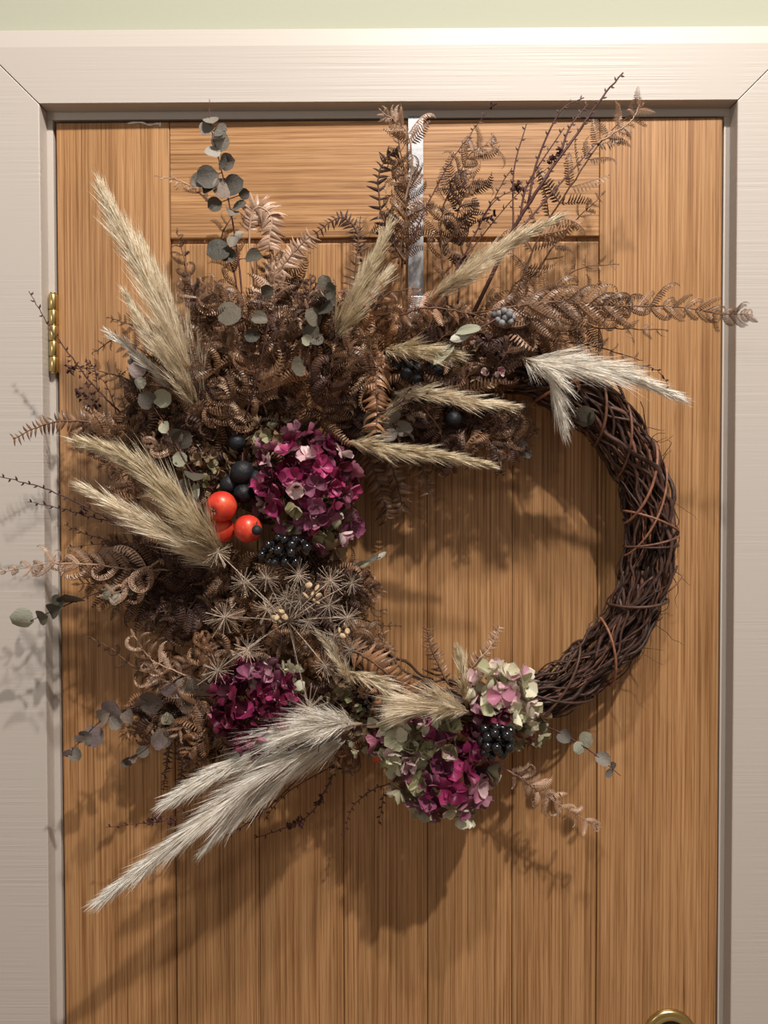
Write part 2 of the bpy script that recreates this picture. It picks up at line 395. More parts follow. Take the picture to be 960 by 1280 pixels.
# ------------------------------------------------------------------ fern prototypes
def pinna_proto(idx, K, side_curl, npair, wid, droop, prog=1.6):
    """unit-long pinna along +X; leaflets to +-Y; curls by K radians about Y and side_curl about Z"""
    m = MB(); n = npair; prog = .55 if abs(K) > 3.5 else prog; p = Vector((0, 0, 0)); a = 0; b = 0; pts = []; dirs = []
    for j in range(n+1):
        u = j/n
        d = Vector((math.cos(a)*math.cos(b), math.sin(b)*math.cos(a), -math.sin(a)))
        pts.append(p.copy()); dirs.append(d.copy()); p = p+d/n
        a += K/n*(prog+1)*u**prog; b += side_curl/n*(prog+1)*u**prog
    for j in range(1, n):
        u = j/n; d = dirs[j]; s = Vector((0, 1, 0)); s = (s-d*s.dot(d)).normalized(); nn = d.cross(s)
        L = wid*(1-u**2.0)*(.6+.4*min(1, u*5))*random.uniform(.85, 1.1)+.014
        for sg in (-1, 1):
            if random.random() < .03: continue
            dir_ = (s*sg*.93+d*.34).normalized(); c = pts[j]; w2 = .31/n*(1.2-.35*u); dr = droop*random.uniform(.7, 1.3)
            q1 = c+dir_*L*.5*math.cos(dr*.35)-nn*L*.5*math.sin(dr*.35); q2 = q1+dir_*L*.5*math.cos(dr)-nn*L*.5*math.sin(dr)
            k1 = nn*w2*.35
            m.add([c-d*w2*.9, c+d*w2*.9, q1+d*w2*1.0-k1, q1-d*w2*.9-k1, q2+d*w2*.35, q2-d*w2*.25], [(0, 1, 2, 3), (3, 2, 4, 5)] if sg > 0 else [(1, 0, 3, 2), (2, 3, 5, 4)])
    m.tube(pts, [.013*(1-.75*j/n) for j in range(n+1)], 3, False)
    return m.mesh('pinna%d' % idx, None, False)
SPEC = [(.5, .15, 12, .27, .5), (1.0, -.3, 13, .27, .8), (1.9, .3, 14, .25, .9), (2.8, 0, 18, .19, 1.0), (3.9, .2, 22, .155, 1.1), (5.2, .1, 26, .135, 1.1),
        (.4, 1.4, 13, .25, .7), (.6, 2.4, 16, .21, .8), (1.2, -1.8, 14, .25, .9), (-1.4, .5, 13, .27, .7), (-2.8, .2, 18, .20, .8), (.2, .05, 12, .28, .4)]
LENF = [1, 1, 1.05, 1.3, 1.6, 1.85, 1, 1.2, 1.05, 1, 1.2, 1]
def variants(mesh, mats):
    d = {}
    for k_, mt in mats.items():
        c = mesh.copy(); c.materials.append(mt); d[k_] = c
    return d
PIN = [variants(pinna_proto(i, *s), FERN) for i, s in enumerate(SPEC)]
STY = {'curl': [3, 4, 5, 7, 2, 10, 8], 'mid': [1, 2, 6, 3, 9, 8, 0], 'flat': [0, 1, 11, 6, 9], 'loop': [4, 5, 4, 3]}
def leaflet():
    m = MB(); n = 6; L = []; R = []
    for j in range(n+1):
        u = j/n; w2 = .115*(1-u**2.2)+.004; z = -.55*u*u; L.append((u-.15*u*u, w2, z-.03)); R.append((u-.15*u*u, -w2, z-.03))
    mid = [(x, 0, z+.03) for x, _, z in L]
    vs = L+mid+R; k_ = n+1; fs = []
    for j in range(n): fs += [(j, j+k_, j+k_+1, j+1), (j+k_, j+2*k_, j+2*k_+1, j+k_+1)]
    m.add(vs, fs); return m.mesh('leaflet')
LEAFLET = variants(leaflet(), FERN)
def fern(label, pts, plen, npair=9, style='mid', col='brown', group=None, start=.12, comb=False, side=0, roll=.9, splay=.75, taper=1.0, rad=.0011):
    """pts: (px,py,d) pixels through the stalk; plen: longest pinna in pixels"""
    W = [P(*p) for p in pts]; base = W[0]; root = empty('fern_frond', base, label, 'fern', group)
    n = 24; cv = [p-base for p in bez(W, n)]
    if comb: npair = int(npair*1.5)
    for j in range(1, n): cv[j] = cv[j]+rv(.0007)
    mb = MB(); mb.tube(cv, [rad*(1-.75*j/(n-1))+.0002 for j in range(n)], 5); mb.build('stalk', FERN[col] if col == 'tan' else STEM, root, True)
    for i in range(npair):
        u = start+(1-start)*(i+.5)/npair; x = u*(n-1); k_ = min(int(x), n-2); p = cv[k_].lerp(cv[k_+1], x-k_)
        T = (cv[k_+1]-cv[k_]).normalized(); S = T.cross(TOCAM).normalized(); Nn = S.cross(T).normalized()
        if Nn.y > 0: Nn = -Nn
        L = plen*PX*(1-.80*((u-start)/(1-start))**1.25*taper)*(.75+.25*min(1, (u-start)*6))
        L *= 1.0
        for sg in (-1, 1):
            if side and sg != side: continue
            if not comb and random.random() < .06: continue
            LL = L*random.uniform(.75, 1.18)
            if comb:
                dr = (S*sg*.9+T*.35+Nn*random.uniform(.0, .35)+rv(.08)).normalized()
                mt = frame(dr, (Nn+S*sg*.2+rv(.35)).normalized(), p) @ Matrix.Scale(LL, 4)
                link('leaflet', LEAFLET[col], root, None, mt); continue
            dr = (S*sg*splay+T*random.uniform(.3, .75)+Nn*random.uniform(-.25, .55)+rv(.15)).normalized()
            if style == 'loop' or (style == 'curl' and random.random() < .5):
                z = (-T*random.uniform(.7, 1.1)+Nn*random.uniform(.15, .9)+rv(.3)).normalized(); rl = 0
            else: z = (Nn+rv(.25)).normalized(); rl = random.gauss(0, roll)
            mt = frame(dr, z, p) @ Matrix.Rotation(rl, 4, 'X') @ Matrix.Scale(LL, 4)
            q = random.choice(STY[style])
            link('pinna', PIN[q][col if random.random() < .85 else random.choice(('brown', col))], root, None, mt @ Matrix.Scale(LENF[q], 4))
    # tip
    T = (cv[-1]-cv[-3]).normalized()
    mt = frame(T, TOCAM, cv[-1]) @ Matrix.Rotation(random.uniform(-1, 1), 4, 'X') @ Matrix.Scale(max(.22*plen*PX, .009), 4)
    if not comb: link('pinna', PIN[random.choice((1, 3, 4))][col], root, None, mt)
    return root

# ------------------------------------------------------------------ ferns that show one by one
LF = [
 ('bushy coiled fern frond under the longest one, beside the pale leaves', [(580,410,.09),(640,398,.10),(700,396,.105),(780,402,.11)], 48, 13, 'loop', 'tan', dict(start=.02, taper=.8)),
 ('bushy brown fern frond rising behind the start of the longest one', [(600,405,.07),(650,380,.08),(705,370,.085),(760,372,.09)], 50, 12, 'curl', 'brown', dict(start=.02, taper=.8)),
 ('crumpled fern frond twisted round the tall upright one by the strap', [(498,330,.06),(504,290,.065),(510,240,.07),(500,205,.075)], 42, 13, 'curl', 'brown', dict(start=.05, taper=.4)),
 ('dark crumpled fern frond right beside the coiled one, upper right', [(572,380,.055),(578,320,.06),(572,270,.07),(590,225,.075)], 42, 13, 'curl', 'dark', dict(start=.1, taper=.4)),
 ('second curly frond under the long one reaching left over the frame', [(225,722,.05),(175,726,.065),(125,716,.075),(75,700,.085)], 44, 11, 'loop', 'brown', dict(start=.02, taper=.8)),
 ('clustered pale fern tips, lower left below the dark curled end', [(270,870,.06),(235,862,.07),(205,850,.075),(185,838,.08)], 36, 9, 'curl', 'tan', dict(start=.02, taper=.6)),
 ('tall upright fern frond with a ragged tuft in front of the metal strap', [(505,400,.05),(502,330,.055),(506,270,.06),(505,215,.065),(496,165,.07)], 42, 15, 'curl', 'brown', dict(start=.25)),
 ('ragged brown fern tuft at the very top, level with the frame edge', [(506,255,.075),(515,205,.08),(508,165,.085),(478,140,.09)], 38, 10, 'mid', 'tan', dict(start=.5)),
 ('narrow dark fern tip bent into a hook left of the metal strap', [(508,330,.06),(485,290,.065),(472,230,.07),(484,196,.07),(497,190,.07)], 17, 15, 'flat', 'dark', dict(comb=True, start=.05, taper=.5)),
 ('small upright fern frond left of the tall frond, against the door groove', [(432,450,.05),(440,390,.055),(446,320,.06),(450,270,.06)], 24, 15, 'flat', 'brown', dict(comb=True, start=.1)),
 ('arching fern tip reaching left over the groove under the top rail', [(452,330,.055),(446,290,.06),(425,272,.06),(394,292,.06)], 14, 12, 'flat', 'dark', dict(comb=True, start=.1, taper=.5)),
 ('pale broad fern frond pointing up right below the top rail', [(322,400,.07),(338,355,.08),(362,322,.085),(387,294,.09)], 22, 20, 'flat', 'tan', dict(comb=True, start=.1, taper=.5)),
 ('pinkish fern frond folded over beside the grey eucalyptus', [(318,360,.07),(312,300,.08),(318,262,.085),(338,268,.09),(336,310,.09)], 22, 20, 'flat', 'tan', dict(comb=True, start=.3, taper=.3)),
 ('pale fern frond rising diagonally left of the small round leaves', [(330,440,.05),(360,410,.06),(385,385,.06),(402,366,.06)], 22, 15, 'flat', 'tan', dict(comb=True, start=.05, taper=.5)),
 ('curled fern frond with a coiled top, right of the metal strap', [(560,390,.05),(552,320,.06),(553,265,.065),(570,225,.07),(590,190,.07),(618,180,.07)], 38, 16, 'curl', 'brown', dict(start=.1, taper=.5)),
 ('long sparse fern frond climbing to the upper right door corner', [(640,380,.06),(672,300,.07),(715,230,.08),(758,170,.085),(803,132,.09)], 52, 13, 'mid', 'brown', dict(start=.1, taper=.75)),
 ('second sparse fern frond below the one reaching the upper right corner', [(650,380,.05),(690,310,.055),(725,270,.06),(752,245,.06)], 34, 9, 'mid', 'dark', dict(start=.1)),
 ('pale fern tuft coiled near the upper right door corner', [(745,180,.085),(770,165,.09),(790,150,.09),(800,128,.09)], 20, 5, 'curl', 'tan', dict(start=.1)),
 ('short fern spray pointing right at the foot of the sparse frond', [(655,400,.05),(690,360,.055),(725,335,.06),(770,330,.06)], 36, 8, 'mid', 'brown', dict(start=.1)),
 ('longest fern frond, stretched right across the door frame with coiled edges', [(590,392,.10),(680,378,.115),(760,382,.12),(840,384,.125),(905,392,.13),(938,392,.13)], 46, 26, 'loop', 'brown', dict(start=.02, taper=.95, roll=.5)),
 ('drooping fern frond under the longest one, hanging to the right', [(600,400,.085),(680,402,.095),(750,410,.10),(830,412,.10)], 54, 13, 'mid', 'brown', dict(start=.02, roll=.7)),
 ('lower fern frond above the white pampas on the right', [(610,420,.08),(680,425,.085),(740,432,.09),(800,450,.085)], 40, 12, 'flat', 'copper', dict(start=.02, roll=.6)),
 ('small pale fern tip pointing left of the eucalyptus top', [(270,262,.06),(248,240,.065),(225,226,.07),(200,221,.07)], 22, 7, 'mid', 'tan', dict(start=.1)),
 ('dark coiled fern frond below the left end of the door groove', [(262,420,.05),(240,360,.06),(228,315,.06),(222,292,.06)], 30, 9, 'curl', 'dark', dict(start=.05)),
 ('fern frond standing behind the eucalyptus stem, lit on its right', [(300,430,.05),(295,350,.06),(278,300,.065),(290,270,.065)], 40, 10, 'curl', 'brown', dict(start=.05)),
 ('dark fern frond reaching left above the hinge side leaves', [(215,470,.05),(180,440,.06),(145,425,.065),(118,440,.06)], 30, 9, 'mid', 'dark', dict(start=.05)),
 ('bushy dark fern end behind the largest upright pampas plume', [(220,440,.04),(190,415,.05),(160,405,.055),(138,398,.06)], 26, 8, 'mid', 'dark', dict(start=.05)),
 ('fern end with leafy tips pointing left beside the brass hinge', [(200,500,.05),(160,475,.055),(120,462,.06),(92,458,.06)], 30, 9, 'mid', 'brown', dict(start=.05)),
 ('flat comb-shaped fern frond crossing the left door frame', [(150,532,.06),(112,527,.075),(65,528,.085),(15,549,.09)], 21, 18, 'flat', 'brown', dict(comb=True, start=.02, taper=.75)),
 ('long curly fern frond looping left over the door frame', [(235,712,.06),(170,712,.08),(110,705,.09),(55,705,.095),(0,716,.10)], 50, 14, 'loop', 'tan', dict(start=.02, roll=.5, taper=1.0)),
 ('pale looped fern hanging below the long curly frond on the left', [(200,700,.08),(178,715,.09),(160,735,.095),(130,745,.095)], 46, 4, 'loop', 'tan', dict(start=.05, roll=.3)),
 ('light tan fern frond with clenched tips, lower left', [(262,856,.07),(228,842,.08),(190,825,.09),(168,795,.10)], 34, 8, 'curl', 'tan', dict(start=.02, taper=.6)),
 ('dark curled fern end left of the light clenched frond', [(225,850,.05),(175,838,.055),(140,812,.06),(110,795,.06)], 24, 8, 'curl', 'dark', dict(start=.05)),
 ('copper fern frond with thick coils above the burgundy hydrangea', [(300,850,.085),(275,830,.095),(255,815,.10),(245,795,.10)], 42, 6, 'loop', 'copper', dict(start=.05, roll=.4)),
 ('pale coiled fern frond under the star seedheads', [(360,835,.08),(320,830,.09),(285,812,.095),(258,822,.095)], 36, 7, 'loop', 'tan', dict(start=.05)),
 ('short dark fern tip hanging down, lower left', [(212,925,.03),(209,950,.03),(206,970,.03),(204,988,.03)], 9, 10, 'flat', 'dark', dict(comb=True, start=.02, taper=.4)),
 ('longer dark fern tip hanging down beside the plume tip, lower left', [(232,925,.03),(228,955,.03),(224,980,.03),(220,1002,.03)], 10, 14, 'flat', 'dark', dict(comb=True, start=.02, taper=.4)),
 ('slim fern tip rising left of the small pampas tuft inside the ring', [(560,855,.05),(548,830,.05),(538,808,.05),(534,785,.05)], 13, 12, 'flat', 'brown', dict(comb=True, start=.02, taper=.5)),
 ('slim pale fern tip rising right of the small pampas tuft', [(583,845,.05),(598,825,.06),(614,808,.06),(624,783,.06)], 12, 14, 'flat', 'tan', dict(comb=True, start=.02, taper=.4)),
 ('thin curled fern end inside the ring on the left', [(432,782,.03),(455,775,.03),(478,782,.03),(498,782,.03)], 16, 6, 'curl', 'dark', dict(start=.1)),
 ('copper fern frond arching toward the lower hydrangea', [(432,806,.08),(458,822,.09),(485,842,.095),(507,860,.09),(516,882,.09)], 24, 16, 'flat', 'copper', dict(comb=True, start=.02, taper=.3)),
 ('dry fern frond trailing to the lower right of the wreath', [(620,955,.06),(655,975,.06),(690,1000,.06),(745,1032,.06)], 30, 15, 'curl', 'tan', dict(start=.15, taper=.6)),
 ('brown fern frond hanging by the horizontal pampas plume, upper middle', [(478,440,.09),(470,475,.10),(471,505,.10),(470,540,.10)], 22, 16, 'flat', 'copper', dict(comb=True, start=.02, taper=.4)),
 ('ribbed fern frond hanging inside the ring below the plume, left one', [(455,560,.03),(468,590,.03),(478,620,.03),(486,650,.03)], 26, 13, 'flat', 'brown', dict(comb=True, start=.02, taper=.5)),
 ('ribbed fern frond hanging inside the ring below the plume, middle one', [(480,560,.03),(492,590,.03),(500,620,.03),(502,640,.03)], 24, 12, 'flat', 'brown', dict(comb=True, start=.02, taper=.5)),
 ('ribbed fern frond hanging inside the ring below the plume, right one', [(515,560,.03),(526,580,.03),(532,600,.03),(536,618,.03)], 20, 10, 'flat', 'brown', dict(comb=True, start=.02, taper=.5)),
 ('copper fern frond lying over the top of the ring', [(500,395,.10),(530,385,.11),(570,388,.11),(615,400,.11)], 34, 10, 'mid', 'copper', dict(start=.02)),
 ('orange-brown fern frond bent beside the centre pampas plume', [(440,470,.09),(455,410,.10),(480,370,.105),(520,360,.105)], 34, 10, 'mid', 'copper', dict(start=.02)),
 ('curly fern tip between the plume and the leaves at far left', [(240,560,.08),(215,560,.09),(195,555,.09),(180,545,.09)], 30, 6, 'loop', 'tan', dict(start=.05)),
 ('small fern frond low at the left edge of the mass', [(235,770,.06),(215,765,.07),(198,765,.07),(190,770,.07)], 22, 6, 'curl', 'tan', dict(start=.05)),
]
for lab, pts, pl, npair, st, col, kw in LF: fern(lab, pts, pl, npair, st, col, **kw)

# ------------------------------------------------------------------ the dense mass, frond by frond
REG = [
 ('inner left edge', 412, 742, 38, 45, 8, (380, 700), (.03, .07), ['dark', 'brown', 'brown'], 'ring edge under the magenta hydrangea'),
 ('inner bottom edge', 440, 828, 45, 38, 9, (420, 800), (.03, .08), ['brown', 'copper', 'brown'], 'lower left edge of the ring opening'), # name, ellipse cx,cy,rx,ry, count, origin of growth, depth range, colours, label
 ('upper left mass', 325, 440, 120, 100, 38, (400, 640), (.030, .102), ['brown', 'dark', 'brown', 'copper', 'tan', 'dark', 'brown'], 'upper left mass of the wreath'),
 ('upper centre mass', 455, 455, 78, 72, 22, (440, 640), (.04, .100), ['copper', 'brown', 'dark', 'copper', 'tan'], 'mass above the magenta hydrangea'),
 ('upper right mass', 600, 435, 115, 50, 28, (540, 560), (.04, .095), ['brown', 'copper', 'brown', 'dark'], "mass on the ring's top right"),
 ('ring top', 570, 508, 100, 52, 24, (590, 540), (.03, .075), ['dark', 'brown', 'dark'], "mass hanging under the ring's top"),
 ('left mass', 205, 545, 90, 80, 22, (360, 620), (.03, .09), ['brown', 'dark', 'brown', 'copper'], 'left mass between the pampas groups'),
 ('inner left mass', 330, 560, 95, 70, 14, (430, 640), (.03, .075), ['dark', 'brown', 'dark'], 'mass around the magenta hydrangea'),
 ('far left mass', 215, 720, 80, 62, 17, (340, 700), (.03, .07), ['dark', 'brown', 'dark'], 'mass below the left pampas plumes'),
 ('lower centre mass', 345, 770, 95, 72, 26, (400, 740), (.025, .075), ['brown', 'dark', 'copper'], 'mass behind the star seedheads'),
 ('lower left mass', 260, 870, 90, 68, 22, (380, 800), (.025, .075), ['dark', 'brown', 'copper'], 'mass behind the burgundy hydrangea'),
 ('bottom mass', 430, 880, 80, 45, 16, (470, 840), (.03, .075), ['brown', 'dark', 'brown'], 'mass left of the mauve hydrangea'),
]
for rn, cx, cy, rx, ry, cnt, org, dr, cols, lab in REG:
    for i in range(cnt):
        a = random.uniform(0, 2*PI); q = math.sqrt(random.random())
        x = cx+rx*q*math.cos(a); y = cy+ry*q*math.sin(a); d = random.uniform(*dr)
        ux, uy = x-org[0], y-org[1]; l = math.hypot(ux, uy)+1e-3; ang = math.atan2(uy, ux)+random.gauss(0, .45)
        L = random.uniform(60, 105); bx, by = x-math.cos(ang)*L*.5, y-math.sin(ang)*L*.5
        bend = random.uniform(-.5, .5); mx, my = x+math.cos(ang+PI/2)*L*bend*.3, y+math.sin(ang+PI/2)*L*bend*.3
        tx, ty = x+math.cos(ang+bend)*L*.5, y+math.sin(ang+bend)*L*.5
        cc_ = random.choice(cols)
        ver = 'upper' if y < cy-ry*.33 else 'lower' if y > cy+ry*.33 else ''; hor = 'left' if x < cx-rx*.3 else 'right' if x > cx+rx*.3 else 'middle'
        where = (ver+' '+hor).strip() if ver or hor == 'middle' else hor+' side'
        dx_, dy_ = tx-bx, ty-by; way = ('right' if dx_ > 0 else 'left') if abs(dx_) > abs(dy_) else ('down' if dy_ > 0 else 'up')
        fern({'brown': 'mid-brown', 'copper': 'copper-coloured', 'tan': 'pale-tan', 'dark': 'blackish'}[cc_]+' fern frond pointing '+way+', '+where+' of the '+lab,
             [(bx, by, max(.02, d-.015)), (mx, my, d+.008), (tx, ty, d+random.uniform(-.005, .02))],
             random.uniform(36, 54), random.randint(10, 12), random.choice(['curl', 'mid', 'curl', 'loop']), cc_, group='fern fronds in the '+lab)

# ------------------------------------------------------------------ pampas plumes
def plume(label, pts, width, mat=PAMPAS, dens=1.0, bare=0, name='pampas_plume', flare=.25):
    width *= 1.05; W = [P(p[0], p[1], p[2]+(.012 if i else -.012)) for i, p in enumerate(pts)]; base = W[0]; root = empty(name, base, label, 'pampas grass')
    n = 30; cv = [p-base for p in bez(W, n)]; tot = sum((cv[i+1]-cv[i]).length for i in range(n-1)); wd = width*PX
    m = MB(); m.tube(cv, [.0016*(1-.8*j/(n-1)) for j in range(n)], 5); m.build('stem', STEM if False else POD, root, True)
    mb = MB(); ncl = int(tot/.0032*dens)+10
    for c in range(ncl):
        s = (c/ncl)**.95*.97; x = s*(n-1); k_ = min(int(x), n-2); p0 = cv[k_].lerp(cv[k_+1], x-k_); T = (cv[k_+1]-cv[k_]).normalized()
        prof = (min(1, .72+s*2.0))*(1-s)**.75+.10
        cl = wd*1.45*prof*random.uniform(.75, 1.15)+.010
        fa = c*2.399+random.uniform(-.4, .4); a = T.orthogonal().normalized(); b_ = T.cross(a)
        rd = a*math.cos(fa)+b_*math.sin(fa); al = flare*random.uniform(.4, 1.25)*(1-.45*s)
        cdir = (T*math.cos(al)+rd*math.sin(al)).normalized()
        for h in range(int(25*dens)+4):
            st = random.uniform(0, .75); q = p0+cdir*cl*st*.8+rv(wd*.016)
            hd = (cdir+rv(.17)+rd*.06).normalized(); hl = cl*random.uniform(.30, .85)
            sd = hd.cross(rv(1)).normalized(); w0 = random.uniform(.00022, .00048)
            bend = (T*.25+rv(.18)-Vector((0, 0, .06)))*hl
            q1 = q+hd*hl*.45; q2 = q+hd*hl+bend*.5
            mb.add([q-sd*w0, q+sd*w0, q1+sd*w0*.9, q1-sd*w0*.9, q2], [(0, 1, 2, 3), (3, 2, 4)])
    o = mb.build('feathery_hairs', mat, root, False); o['kind'] = 'stuff'
    return root
PL = [
 ('tallest pampas plume at upper left, leaning left over the oak stile', [(262,520,.08),(232,450,.10),(190,360,.11),(158,300,.115),(130,243,.12)], 44, PAMPAS, 1.25),
 ('pampas plume strand just left of the tallest plume with a white tip', [(252,520,.09),(222,470,.105),(190,425,.11),(160,372,.115)], 26, PAMPAS, 1.0),
 ('short thin pampas tip at far left above the leafy sprig', [(232,500,.085),(200,470,.09),(165,438,.09),(138,418,.09)], 13, PAMPAS_L, .8),
 ('second slim pampas plume on the right flank of the tallest one', [(250,500,.07),(228,430,.08),(205,370,.085),(176,300,.085)], 30, PAMPAS_D, .9),
 ('pampas plume pointing left above the red crab apples', [(288,702,.085),(250,660,.10),(205,610,.11),(155,575,.115),(104,554,.12)], 40, PAMPAS_D, 1.2),
 ('lower pampas plume pointing left, level with the crab apples', [(285,712,.08),(230,680,.095),(175,650,.105),(108,611,.11)], 38, PAMPAS, 1.1),
 ('short pampas tuft merging between the two left plumes', [(290,705,.09),(262,670,.10),(235,645,.105),(205,622,.105)], 34, PAMPAS_D, 1.0),
 ('upright pampas plume in the upper middle, left of the strap', [(402,450,.08),(425,410,.09),(452,355,.10),(486,285,.105)], 32, PAMPAS_D, 1.15),
 ('short pampas strand leaning beside the upright middle plume', [(410,440,.08),(435,405,.085),(460,372,.09),(482,345,.09)], 24, PAMPAS, .9),
 ('pampas plume pointing up right, right of the strap', [(532,378,.08),(575,348,.09),(625,312,.10),(697,273,.11)], 28, PAMPAS, 1.2),
 ('bright white pampas plume lying over the top right of the ring', [(655,448,.10),(710,455,.105),(770,466,.11),(848,496,.11)], 34, PAMPAS_L, 1.2),
 ('pale pampas tuft drooping into the ring at upper right', [(650,446,.10),(680,460,.105),(693,492,.105),(704,533,.10)], 26, PAMPAS_L, 1.0),
 ('short pampas tuft in the shade at the top of the ring', [(480,436,.09),(505,436,.10),(535,440,.10),(560,442,.10)], 30, PAMPAS_D, .9),
 ('horizontal pampas plume across the top of the ring opening', [(478,492,.08),(530,492,.09),(580,500,.10),(642,508,.10)], 22, PAMPAS, 1.0),
 ('lower horizontal pampas plume beside the magenta hydrangea', [(432,552,.085),(480,560,.095),(540,568,.10),(614,582,.10)], 24, PAMPAS_D, 1.1),
 ('thin dull pampas strand in the shade above the lower horizontal plume', [(445,545,.07),(468,530,.075),(485,515,.08),(500,505,.08)], 11, PAMPAS_D, .7),
 ('upper of the pampas plumes pointing down left at the bottom', [(448,902,.09),(385,908,.105),(310,945,.11),(255,975,.11),(214,1000,.11)], 36, PAMPAS_L, 1.25),
 ('longest pampas plume, pointing down left to the lowest tip', [(440,918,.085),(370,945,.10),(290,1000,.11),(205,1065,.115),(122,1128,.12)], 42, PAMPAS_L, 1.35),
 ('short pampas plume branching under the longest lower one', [(425,930,.08),(370,960,.09),(315,1005,.10),(252,1064,.10)], 28, PAMPAS_L, 1.0),
 ('stout fluffy pampas tuft at the base of the lower left plumes', [(452,905,.10),(420,905,.11),(385,915,.11),(350,930,.11)], 42, PAMPAS_L, 1.2),
 ('fluffy cream pampas tuft above the mauve hydrangea', [(590,892,.09),(565,884,.10),(540,884,.105),(516,890,.105)], 44, PAMPAS, 1.4),
 ('small upright pampas tip inside the ring at the bottom', [(584,885,.09),(580,862,.095),(578,842,.095),(574,818,.095)], 17, PAMPAS_D, .9),
 ('thin pampas tip right of the star seedheads pointing up left', [(445,862,.09),(430,840,.10),(418,818,.10),(403,798,.10)], 15, PAMPAS, .9),
 ('pampas tuft right of the burgundy hydrangea, curving down', [(428,838,.085),(455,846,.09),(475,858,.095),(482,885,.09)], 22, PAMPAS, .9),
]
for lab, pts, wd, mt, dn in PL: plume(lab, pts, wd, mt, dn)

# ------------------------------------------------------------------ eucalyptus
def leaf_mesh(name, lw=.9, cup=.25, tip=0.0, fold=.0):
    m = MB(); rows = 7; cols = 5; vs = []
    for i in range(rows):
        u = i/(rows-1); hw = lw*.5*math.sqrt(max(0, 1-(2*u-1)**2))**(1.0 if not tip else 1.3)+.006
        for j in range(cols):
            v = -1+2*j/(cols-1); vs.append((u, v*hw, cup*(v*v*hw*hw*2.2)-.25*cup*(u-.5)**2+fold*abs(v)*hw+.015*math.sin(7*u+3*v)))
    fs = [(i*cols+j, (i+1)*cols+j, (i+1)*cols+j+1, i*cols+j+1) for i in range(rows-1) for j in range(cols-1)]
    m.add(vs, fs); return m.mesh(name, None, True)
RLEAF = [variants(leaf_mesh('round_leaf%d' % i, lw, c_), EUC) for i, (lw, c_) in enumerate([(.95, .3), (.85, .6), (1.0, .15)])]
SLEAF = [variants(leaf_mesh('slim_leaf%d' % i, lw, c_, 1, f_), EUC) for i, (lw, c_, f_) in enumerate([(.36, .3, .25), (.28, .2, .4)])]
def sprig(label, pts, leaves, col='grey', cat='eucalyptus', name='eucalyptus_sprig', slim=False, depth=None, rad=.0012):
    W = [P(*p) for p in pts]; base = W[0]; root = empty(name, base, label, cat)
    n = 26; cv = bez(W, n); m = MB(); m.tube([p-base for p in cv], [rad*(1-.7*j/(n-1)) for j in range(n)], 5); m.build('stem', TWIG, root, True)
    for lf in leaves:
        px, py, sz = lf[:3]; cl = lf[3] if len(lf) > 3 else col
        q = min(cv, key=lambda c_: (c_-P(px, py, -c_.y)).length)     # nearest point of the stem
        tgt = P(px, py, -q.y+random.uniform(-.002, .010)); L = sz*2.15*PX
        d = tgt-q; d.y *= .4; dist = d.length
        if dist < L*.35:
            an = random.uniform(0, 2*PI); d = (d+Vector((math.cos(an), -.2, math.sin(an)))*.004).normalized()*L*.35
        if slim:
            ki = min(range(n), key=lambda k_: (cv[k_]-q).length); d = (cv[min(ki+1, n-1)]-cv[max(ki-1, 0)]).normalized()*L*.5+rv(L*.12)
        dn = d.normalized(); b0 = q+d-dn*L*.5
        if (b0-q).length > .0015:
            mm = MB(); mm.tube([q-base, b0-base], .0005, 4); mm.build('leaf_stalk', TWIG, root, True)
        z = (TOCAM+rv(.48 if not slim else .45)).normalized()
        if random.random() < .13: z = -z
        link('leaf', random.choice(SLEAF if slim else RLEAF)[cl], root, None, frame(dn, z, b0-base) @ Matrix.Scale(L, 4))
    return root
sprig('tall grey eucalyptus sprig reaching the top rail, upper left', [(305,420,.07),(300,340,.08),(288,262,.09),(275,205,.10),(263,155,.10),(262,124,.10)],
      [(262,147,8),(258,160,8),(274,160,8),(268,172,9),(275,180,11),(264,186,8),(283,200,9),(276,208,8),(258,219,12),(247,224,8),(262,234,9,'green'),(275,232,11,'brown'),(292,230,11),(283,264,9),(299,256,8),(268,255,8,'green'),(297,290,7),(305,242,6),(272,312,13,'green'),(284,318,9,'green'),(290,300,7),(316,320,10,'green')], 'grey')
sprig('dark round-leaved eucalyptus sprig among ferns below the tall grey one', [(300,540,.09),(320,480,.11),(330,430,.115),(335,395,.115),(322,372,.115)],
      [(286,392,13,'green'),(324,398,9,'green'),(315,420,8,'green'),(333,362,7)], 'green')
sprig('small dark green round-leaved sprig left of the upright middle plume', [(372,480,.10),(385,440,.118),(398,400,.122),(408,355,.122)],
      [(402,357,8),(412,362,9),(404,374,8,'pale'),(414,376,6),(403,391,9),(391,404,10),(388,420,9),(395,424,7),(383,424,6,'pale'),(374,452,10)], 'green')
sprig('eucalyptus sprig with large leaves crossing the left door frame', [(185,722,.07),(145,735,.08),(110,745,.085),(70,762,.09),(38,776,.09)],
      [(93,748,14),(70,762,12),(60,764,10),(38,775,12),(50,772,9),(132,740,9),(142,748,8,'pale'),(160,730,9)], 'green')
sprig('mauve grey eucalyptus sprig, lower left, nearest the door edge', [(250,872,.06),(190,880,.07),(140,892,.08),(108,918,.085),(84,945,.09)],
      [(136,890,12),(128,902,11,'brown'),(144,903,9,'grey'),(115,910,12),(103,924,9,'grey'),(97,928,7),(91,938,8,'grey'),(86,944,5),(160,895,9,'brown'),(175,886,9)], 'mauve')
sprig('second mauve eucalyptus sprig below it with small clustered tip leaves', [(285,880,.055),(240,895,.065),(205,915,.07),(180,938,.075),(152,956,.08)],
      [(210,914,13,'brown'),(208,900,8,'pale'),(190,930,9),(182,938,7,'grey'),(168,944,6),(160,950,6,'grey'),(154,953,6,'grey'),(241,898,11,'brown'),(243,890,7)], 'mauve')
